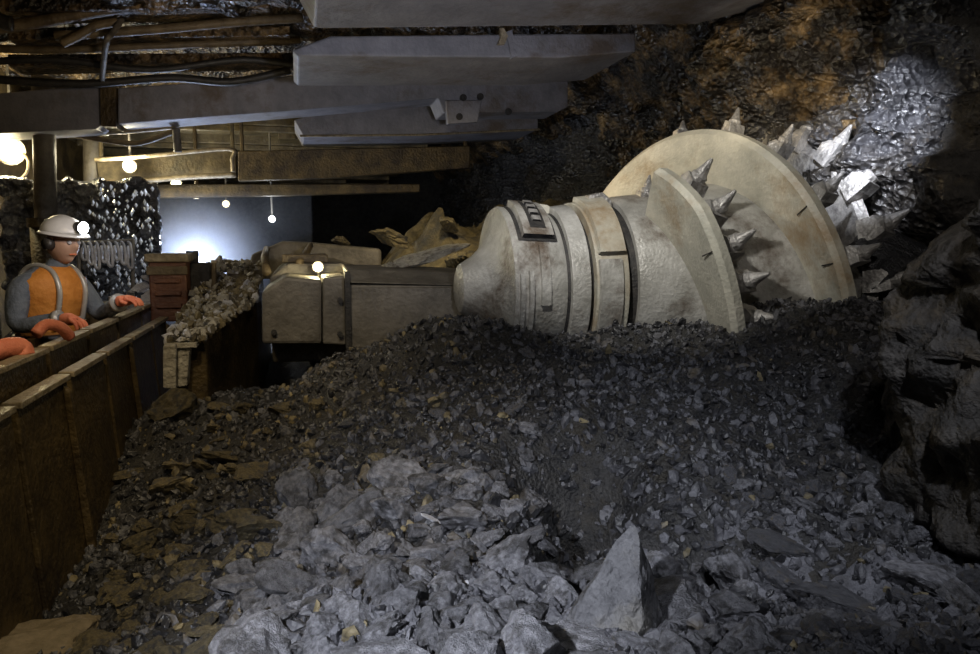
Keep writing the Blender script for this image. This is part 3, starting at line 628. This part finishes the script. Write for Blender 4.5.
hose([(12, 148, 8.22), (27, 158, 8.2), (27, 172, 8.2), (18, 181, 8.2), (8, 186, 8.2)], .014, M_HOSEB, 'thin cable curling down below the bright lamp')
# rubble heap behind the shearer on the coal-face side
def heap_rock(px, py, Y, s, m, k, label, rot=(.2, .3, .4), sc=(1, 1, 1), name='boulder'):
    p = aty(px, py, Y); o = bpy.data.objects.new(name, rockvar(name, m, k)); COL.objects.link(o); o.location = p
    o.scale = [s * c for c in sc]; o.rotation_euler = rot; return tag(o, label, name.replace('_', ' '))
def heap(u, v):
    x = .30 + 2.6 * u; y = 5.5 + 3.4 * v
    e = math.sin(math.pi * min(1, max(0, v * 1.1))) ** .6 * (.25 + .75 * min(1, u / .35))
    return (x, y, .45 + e * (1.02 + .16 * u) + .14 * fbm((x, y, 2), 2.2, 4) * e - .10 * noise.cell(V((x * 4, y * 4, 1))) * e)
tag(grid_mesh('coal_heap', 90, 90, heap, M_BRN), 'yellow-brown heap of broken coal behind the arm against the wall', 'coal heap', kind='stuff')
heap_rock(420, 258, 5.2, .23, M_DUST, 3, 'pale blue-grey slab leaning on the coal behind the arm', (.2, -.25, .1), (1.5, .8, .7), 'flat_rock')
heap_rock(388, 268, 5.15, .09, M_DUST, 5, 'cream-coloured rock at left end of the pale slab', (.2, -.25, .1))
heap_rock(460, 262, 5.5, .12, M_BRN, 6, 'ochre rock at the right end of the pale slab', (.1, .3, .4))
heap_rock(390, 236, 6.3, .20, M_BRN, 4, 'ochre boulder on the heap above the pale slab', (.1, .3, .4), (1.2, 1, .8))
heap_rock(340, 241, 7.5, .15, M_BRN, 7, 'dim ochre boulder on the heap near the far lamp', (.1, .1, 1.4), (1.2, 1, .8))
heap_rock(450, 226, 6.3, .16, M_BRN, 2, 'brown boulder on the heap behind the gearbox head', (.5, .1, 1.4))

# block between drum and wall
heap_rock(885, 268, 3.55, .30, M_COAL, 5, 'big dark rounded coal block between drum and wall', (.2, .2, .9), (1.0, 1.1, .9), 'coal_block')

# ------------------------------------------------------------------ lamps
def lamp(px, py, Y, r, col, s, e, label, name='mine_lamp', hang=.12, arm_=True):
    p = aty(px, py, Y); o = empty(name, p + V((0, 0, r)), label, 'lamp')
    MB().tube([p + V((0, .02, 0)), p + V((0, .10, 0))], [r * 1.25, r * .9], 16).build('housing', M_ARM, o)
    me = bpy.data.meshes.new('lens'); bm = bmesh.new(); bmesh.ops.create_uvsphere(bm, u_segments=16, v_segments=10, radius=r); bm.to_mesh(me); bm.free()
    me.transform(Matrix.Translation(V((0, 0, -r)))); link('lens', me, emit('lens_%s' % label[:14], col, s), o, True)
    if hang > .11: hang = 3.12 - p.z
    if hang: MB().tube([p + V((0, .08, 0)), p + V((0, .08, hang))], .012, 6).build('bracket', M_ARM, o)
    if e:
        l = light('lamp_glow', 'POINT', (0, -.06 - r, -r), e * 1.3, col, None, r); l.parent = o
    return o
lamp(10, 151, 8.2, .105, (1, .86, .5), 30, 55, 'brightest warm lamp under the canopy at far left edge', hang=.2)
lamp(129, 166, 8.5, .055, (1, .9, .62), 25, 30, 'warm lamp under the canopies, right of the brightest one', hang=.22)
lamp(176, 184, 9.5, .05, (1, .92, .6), 20, 12, 'small warm lamp left of a round white one', hang=.3)
lamp(196, 194, 10.5, .05, (1, .97, .82), 20, 10, 'small round white lamp above the bluish glow', hang=.3)
lamp(272, 219, 9.6, .035, (.85, .93, 1), 25, 4, 'tiny bluish lamp on a hanging rod over the shearer', hang=.5)
lamp(226, 204, 11.0, .045, (1, .85, .55), 3, 1, 'dim lamp hanging above the far glow', hang=.3)
lamp(318, 267, 5.2, .030, (1, .84, .45), 22, 5, 'small warm lamp on the back of the machine arm', hang=-.12)
lamp(356, 273, 4.85, .022, (1, .98, .95), 14, 1.0, 'small white lamp beside the joint of the arm', hang=-.06)
lamp(198, 266, 8.9, .09, (.60, .72, 1), 30, 80, 'bluish white floodlight hidden low behind the black box', hang=-.5)

# ------------------------------------------------------------------ spray, cables beyond the miner
mb = MB(); rs = random.Random(5)
def drop(p, r, L=1.0):
    bm = [(0, 0, -L), (1, 0, 0), (0, 1, 0), (-1, 0, 0), (0, -1, 0), (0, 0, L)]
    mb.add([V(p) + V(c) * r for c in bm], [(0, 2, 1), (0, 3, 2), (0, 4, 3), (0, 1, 4), (5, 1, 2), (5, 2, 3), (5, 3, 4), (5, 4, 1)])
for k in range(330):
    px = rs.uniform(88, 154); py = 185 + 118 * rs.random()
    if rs.random() > .35 + .65 * (px - 88) / 66: continue
    drop(aty(px, py, rs.uniform(6.3, 7.6)), rs.uniform(.006, .017), rs.uniform(1, 2.2))
M_WATER = mat('water_drop', (.75, .8, .9), (.9, .93, 1), 3, .15, 0, 0, spec=.9)
o = mb.build('water_spray', M_WATER); tag(o, 'bright drops of water spray hanging in the air past the miner', 'water spray', kind='stuff')
# wet coal rib behind the spray
def rib(u, v):
    a = aty(60, 180, 7.9); b = aty(156, 180, 7.9); x = a.x - .5 + (b.x - a.x + .5) * u; z = .3 + 1.6 * v
    return (x, 7.9 + .15 * fbm((x, z, 1), 3, 4) + .05 * noise.cell(V((x * 8, z * 8, 0))), z)
M_WET = mat('wet_coal', (.05, .05, .06), (.16, .17, .19), 8, .2, 0, .9, 30, .8, vor=20)
o = grid_mesh('wet_screen', 60, 60, rib, M_WET); tag(o, 'wet glistening dust screen hanging behind the spray', 'dust screen')
sm = o.modifiers.new('solid', 'SOLIDIFY'); sm.thickness = .05
rk = empty('cable_rack', aty(105, 262, 6.2), 'rack of white cable loops in front of the miner', 'cable rack')
MB().tube([aty(78, 243, 6.2), aty(134, 240, 6.2)], .012, 8).build('rail', M_ARM, rk)
MB().tube([aty(79, 243, 6.2), aty(79, 320, 6.2)], .014, 8).build('post', M_ARM, rk)
MB().tube([aty(133, 240, 6.2), aty(133, 310, 6.2)], .014, 8).build('post', M_ARM, rk)
for k in range(8):
    x = 82 + k * 6.6; h = 16 + (k * 7 % 5) * 2
    MB().tube(wire([aty(x, 242, 6.18), aty(x + 2.5, 246, 6.15), aty(x + 4.5, 242 + h, 6.15), aty(x + 2, 244 + h, 6.15), aty(x, 240 + h, 6.15), aty(x, 246, 6.2)], 4), .011, 6).build('cable_loop', M_PALE, rk, smooth=True)
for k, (px, py, s) in enumerate(((120, 297, .06), (130, 293, .05), (140, 288, .06), (147, 278, .05), (112, 300, .05), (148, 296, .06), (150, 262, .045))):
    p = aty(px, py, 6.0); o = bpy.data.objects.new('wet_lump', rockvar('wet_lump', M_PALE, k % 3)); COL.objects.link(o); o.location = p; o.scale = (s * 1.4, s, s * .8); o.rotation_euler = (k, .3, k * 2)  # pale colour stands in for wet highlights on the coal
    tag(o, 'wet glinting lump beside the red-brown box', 'wet lump', 'wet lumps left of the red-brown box')
o = MB().box((-1.75, 5.7, .3), (-1.13, 6.6, aty(130, 306, 6.0).z)).build('cable_trough', M_RUST, None, bevel=.02); free(o, (-1.4, 6.1, .3)); tag(o, 'dark steel trough under the wet glinting lumps', 'trough')

# ------------------------------------------------------------------ miner
M_SKIN = mat('skin', (.45, .27, .19), (.52, .33, .24), 8, .5, 0, .1)
M_OVER = mat('grey_blue_overall', (.10, .12, .15), (.16, .18, .21), 8, .8, 0, .4)
M_VEST = mat('orange_vest', (.48, .17, .02), (.66, .27, .05), 8, .7, 0, .3)
M_REFL = mat('reflective_tape', (.36, .35, .33), (.5, .49, .46), 8, .35, .2, .1)
M_HELM = mat('white_helmet', (.62, .62, .62), (.78, .78, .78), 5, .35, 0, .05)
M_GLOVE = mat('orange_glove', (.60, .16, .08), (.75, .25, .12), 10, .7, 0, .3)
def skin(name, pts, edges, rad, m, parent, root=0, sub=2):
    me = bpy.data.meshes.new(name); iv = wm(parent).inverted()
    me.from_pydata([tuple(iv @ V(p)) for p in pts], edges, []); o = link(name, me, m, parent)
    sk = o.modifiers.new('s', 'SKIN'); sk.use_smooth_shade = True
    ss = o.modifiers.new('ss', 'SUBSURF'); ss.levels = ss.render_levels = sub
    for i, r_ in enumerate(rad):
        d = me.skin_vertices[0].data[i]; d.radius = (r_, r_) if not isinstance(r_, tuple) else r_; d.use_root = (i == root)
    dg = bpy.context.evaluated_depsgraph_get(); dg.update()
    nm = bpy.data.meshes.new_from_object(o.evaluated_get(dg)); o.modifiers.clear(); o.data = nm
    if not nm.materials: nm.materials.append(m)
    nm.polygons.foreach_set('use_smooth', [True] * len(nm.polygons)); return o
B = V((-1.42, 4.85, 0)); fx = V((.86, -.5, 0)).normalized(); rt = V((fx.y, -fx.x, 0))
def W(f_, r_, z): return B + fx * f_ + rt * r_ + V((0, 0, z))
man = empty('person', W(0, 0, 0), 'miner in white helmet and orange vest leaning behind the conveyor', 'person')
J = [W(-.06, 0, .62), W(0, 0, .82), W(.03, 0, 1.0), W(.06, 0, 1.12), W(.10, 0, 1.20), W(.12, 0, 1.25),
     W(.03, .20, 1.09), W(.06, .26, .88), W(.33, .20, .93),        # right arm 6,7,8
     W(.04, -.20, 1.09), W(.14, -.26, .90), W(.40, -.14, 1.00),    # left arm 9,10,11
     W(-.04, .12, .56), W(.30, .16, .46), W(.12, .16, .12), W(.26, .17, .06),
     W(-.04, -.12, .56), W(.30, -.16, .46), W(.12, -.16, .12), W(.26, -.17, .06)]
E = [(0, 1), (1, 2), (2, 3), (3, 4), (4, 5), (3, 6), (6, 7), (7, 8), (3, 9), (9, 10), (10, 11), (0, 12), (12, 13), (13, 14), (14, 15), (0, 16), (16, 17), (17, 18), (18, 19)]
RR = [.14, .13, .135, .10, .06, .055, .075, .055, .042, .075, .055, .042, .10, .075, .055, .05, .10, .075, .055, .05]
skin('body', J, E, RR, M_OVER, man)
# vest over chest and shoulders
vr = [(.74, .0, .150, .165), (.82, .0, .150, .17), (.90, .01, .155, .18), (1.0, .03, .165, .20), (1.08, .045, .158, .215), (1.13, .052, .14, .205), (1.17, .06, .11, .15), (1.20, .068, .085, .095), (1.205, .07, .07, .075)]
vm = MB(); vm.add([W(c + a_ * math.cos(t * math.pi / 16), b_ * math.sin(t * math.pi / 16), z) for z, c, a_, b_ in vr for t in range(32)],
    [(j * 32 + i, j * 32 + (i + 1) % 32, (j + 1) * 32 + (i + 1) % 32, (j + 1) * 32 + i) for j in range(len(vr) - 1) for i in range(32)])
vest = vm.build('vest', M_VEST, man, smooth=True)
for s_ in (-1, 1):
    P = wire([W(-.145, s_ * .09, .86), W(-.135, s_ * .09, .98), W(-.11, s_ * .09, 1.08), W(-.04, s_ * .085, 1.185), W(.06, s_ * .085, 1.21), W(.15, s_ * .085, 1.175), W(.195, s_ * .09, 1.09), W(.19, s_ * .09, 1.0), W(.155, s_ * .09, .86)], 4)
    MB().tube(P, .015, 6).build('reflective_stripe', M_REFL, vest, smooth=True)
P = [W(.01 + .164 * math.cos(t), .19 * math.sin(t), .90) for t in [i * math.pi / 12 for i in range(25)]]
MB().tube(P, .014, 6).build('reflective_stripe', M_REFL, vest, smooth=True)
P = [W(.0 + .155 * math.cos(t), .172 * math.sin(t), .80) for t in [i * math.pi / 12 for i in range(25)]]
MB().tube(P, .022, 6).build('tool_belt', M_HOSE, man, smooth=True)
# head
def head():
    bm = bmesh.new(); bmesh.ops.create_uvsphere(bm, u_segments=48, v_segments=32, radius=1)
    g = lambda a, b, s: math.exp(-((a - b) / s) ** 2)
    for v in bm.verts:
        x, y, z = v.co                     # +x is the face, y sideways
        X = x * .098; Yy = y * .075; Z = z * .118
        if z < 0: Yy *= 1 - .28 * z * z; X *= 1 - .08 * abs(z)
        if x > 0:
            X += .028 * g(y, 0, .20) * g(z, -.12, .22) * x           # nose
            X -= .012 * (g(y, .38, .2) + g(y, -.38, .2)) * g(z, .10, .16)   # eye sockets
            X += .010 * g(y, 0, .35) * g(z, -.48, .10)               # lips
            X -= .006 * g(y, 0, .4) * g(z, -.60, .06)
            X += .014 * g(y, 0, .35) * g(z, -.82, .16)               # chin
            X += .006 * g(z, .28, .10)                               # brow
        v.co = (X, Yy, Z)
    me = bpy.data.meshes.new('head'); bm.to_mesh(me); bm.free(); return me
hd = link('head', head(), M_SKIN, man, True)
yaw = math.atan2(fx.y, fx.x) - .10
HM = Matrix.Translation(W(.15, .0, 1.335)) @ Matrix.Rotation(yaw, 4, 'Z') @ Matrix.Rotation(.10, 4, 'Y')
hd.matrix_local = wm(man).inverted() @ HM
def hpart(name, mb_, m, parent=hd, smooth=True, bevel=0): return mb_.build(name, m, parent, bevel, smooth, tf=Matrix())
for s in (-1, 1):
    e = MB(); bmv = bmesh.new(); bmesh.ops.create_icosphere(bmv, subdivisions=2, radius=.012)
    e.add([v.co + V((.088, s * .030, .010)) for v in bmv.verts], [[v.index for v in f.verts] for f in bmv.faces]); bmv.free(); hpart('eye', e, M_PALE)
    e = MB(); e.tube(wire([(.0, s * .073, -.035), (-.012, s * .084, -.01), (-.008, s * .086, .022), (.010, s * .078, .026), (.012, s * .074, .0)], 4), .008, 6); hpart('ear', e, M_SKIN)
e = MB(); e.tube(wire([(.080, -.022, -.057), (.096, 0, -.055), (.080, .022, -.057)], 4), .005, 6); hpart('mouth', e, M_GLOVE)
hm = MB()      # helmet shell, brim and ridge
nU, nV = 36, 12; vs = []
for j in range(nV + 1):
    ph = math.pi / 2 * j / nV
    for i in range(nU):
        t = 2 * math.pi * i / nU; r_ = math.cos(ph); zz = math.sin(ph)
        rid = 1 + .05 * math.exp(-(math.sin(t) * r_ / .18) ** 2)
        vs.append((.125 * r_ * math.cos(t) * rid, .108 * r_ * math.sin(t),   .058 + .095 * zz * rid))
hm.add(vs, [(j * nU + i, j * nU + (i + 1) % nU, (j + 1) * nU + (i + 1) % nU, (j + 1) * nU + i) for j in range(nV) for i in range(nU)])
bv = []
for (k, z) in ((1.0, .063), (1.12, .052), (1.12, .046), (.98, .055)):
    for i in range(nU):
        t = 2 * math.pi * i / nU; br = .02 * max(0, math.cos(t)) * (k > 1.05)
        bv.append(((.125 * k + br) * math.cos(t), .108 * k * math.sin(t), z - br * .3))
hm.add(bv, [(j * nU + i, j * nU + (i + 1) % nU, (j + 1) * nU + (i + 1) % nU, (j + 1) * nU + i) for j in range(3) for i in range(nU)])
helmet = hpart('helmet', hm, M_HELM)
helmet.modifiers.new('s', 'SOLIDIFY').thickness = .003
helmet.parent = man; helmet.matrix_local = wm(man).inverted() @ HM
cl = MB().tube([(.112, 0, .10), (.155, 0, .098)], [.030, .038], 16); hpart('cap_lamp', cl, M_HOSE, helmet)
cl = MB().tube([(.154, 0, .098), (.162, 0, .0975)], [.034, .030], 16); hpart('cap_lamp_lens', cl, emit('cap_lens', (.85, .92, 1), 25), helmet)
for s in (-1, 1):
    e = MB().tube([(-.005, s * .070, -.005), (-.005, s * .108, -.005)], [.036, .03], 16); hpart('ear_muff', e, M_HOSE, hd)
# gloves with five fingers
def hand(wr, d, up, side, name='glove'):
    d = V(d).normalized(); s = d.cross(V(up)).normalized() * side; n = s.cross(d) * side
    if n.z > 0: n = -n
    pts = [wr - d * .03, wr + d * .02, wr + d * .065]; ed = [(0, 1), (1, 2)]; rad = [.034, .036, .034]
    for k, (o_, L) in enumerate(((-.030, .062), (-.010, .072), (.011, .068), (.031, .052))):
        b0 = len(pts); c = wr + d * .075 + s * o_
        pts += [c, c + d * L * .45 + n * .006, c + d * L * .72 + n * .024, c + d * L * .80 + n * .046]
        ed += [(2, b0), (b0, b0 + 1), (b0 + 1, b0 + 2), (b0 + 2, b0 + 3)]; rad += [.013, .011, .010, .009]
    b0 = len(pts); c = wr + d * .03 - s * .035
    pts += [c, c - s * .022 + d * .03 + n * .01, c - s * .020 + d * .058 + n * .022]; ed += [(1, b0), (b0, b0 + 1), (b0 + 1, b0 + 2)]; rad += [.015, .012, .010]
    return skin(name, pts, ed, rad, M_GLOVE, man)
hand(J[8], fx + V((0, 0, -.1)), (0, 0, 1), 1); hand(J[11], fx + V((0, 0, .15)), (0, 0, 1), -1)
for a, b in ((7, 8), (10, 11)):
    q = J[b] - (J[b] - J[a]).normalized() * .05; MB().tube([q, q + (J[b] - J[a]).normalized() * .03], .052, 14).build('cuff_tape', M_REFL, man, smooth=True)
# red things on the tray by the miner
M_RED = mat('red_rubber', (.60, .17, .10), (.78, .28, .18), 10, .6, 0, .3)
def lumpy(name, pts, r, m, label, cat):
    P = wire(pts, 5); o = MB().tube(P, r, 12).build(name, m, None, smooth=True); free(o, P[0]); return tag(o, label, cat)
lumpy('red_hose', [aty(-14, 356, 3.3), aty(4, 349, 3.35), aty(20, 348, 3.4), aty(24, 356, 3.4)], .042, M_RED, 'thick salmon-red hose end at the left edge on the plates', 'hose')
lumpy('red_hose', [aty(36, 334, 3.7), aty(46, 325, 3.75), (aty(60, 327, 3.8)), aty(70, 337, 3.85)], .026, M_RED, 'thin red hose bend in front of the miner', 'hose')
light('miner_fill_lamp', 'SPOT', (-.55, 3.9, 1.65), 20, (1, .93, .93), (-1.3, 4.85, 1.2), .06, 60, .8)  # added fill on the miner; no lamp stands there
light('cap_lamp_glow', 'POINT', aty(86, 226, 4.75), 2.0, (.85, .92, 1), None, .03)
# haze of water and dust round the floodlight; its density is shaped to fade the glow
hm_ = bpy.data.materials.new('haze'); hm_.use_nodes = True; nt = hm_.node_tree; nt.nodes.clear()
vo = nt.nodes.new('ShaderNodeVolumeScatter'); vo.inputs['Density'].default_value = .32; vo.inputs['Color'].default_value = (.8, .85, 1, 1)
ou = nt.nodes.new('ShaderNodeOutputMaterial'); nt.links.new(vo.outputs[0], ou.inputs['Volume'])
tc = nt.nodes.new('ShaderNodeTexCoord'); dv = nt.nodes.new('ShaderNodeVectorMath'); dv.operation = 'DISTANCE'; dv.inputs[1].default_value = aty(203, 262, 9.0)
mr = nt.nodes.new('ShaderNodeMapRange'); mr.interpolation_type = 'SMOOTHERSTEP'; mr.inputs['From Min'].default_value = 0; mr.inputs['From Max'].default_value = .95
mr.inputs['To Min'].default_value = .75; mr.inputs['To Max'].default_value = .035
nt.links.new(tc.outputs['Object'], dv.inputs[0]); nt.links.new(dv.outputs['Value'], mr.inputs['Value']); nt.links.new(mr.outputs['Result'], vo.inputs['Density'])
hz_ = MB().box((-1.75, 8.35, .3), (.15, 9.7, 1.86)).build('haze', hm_, None); tag(hz_, 'bluish haze of dust and water glowing round the far floodlight', 'haze', kind='stuff')
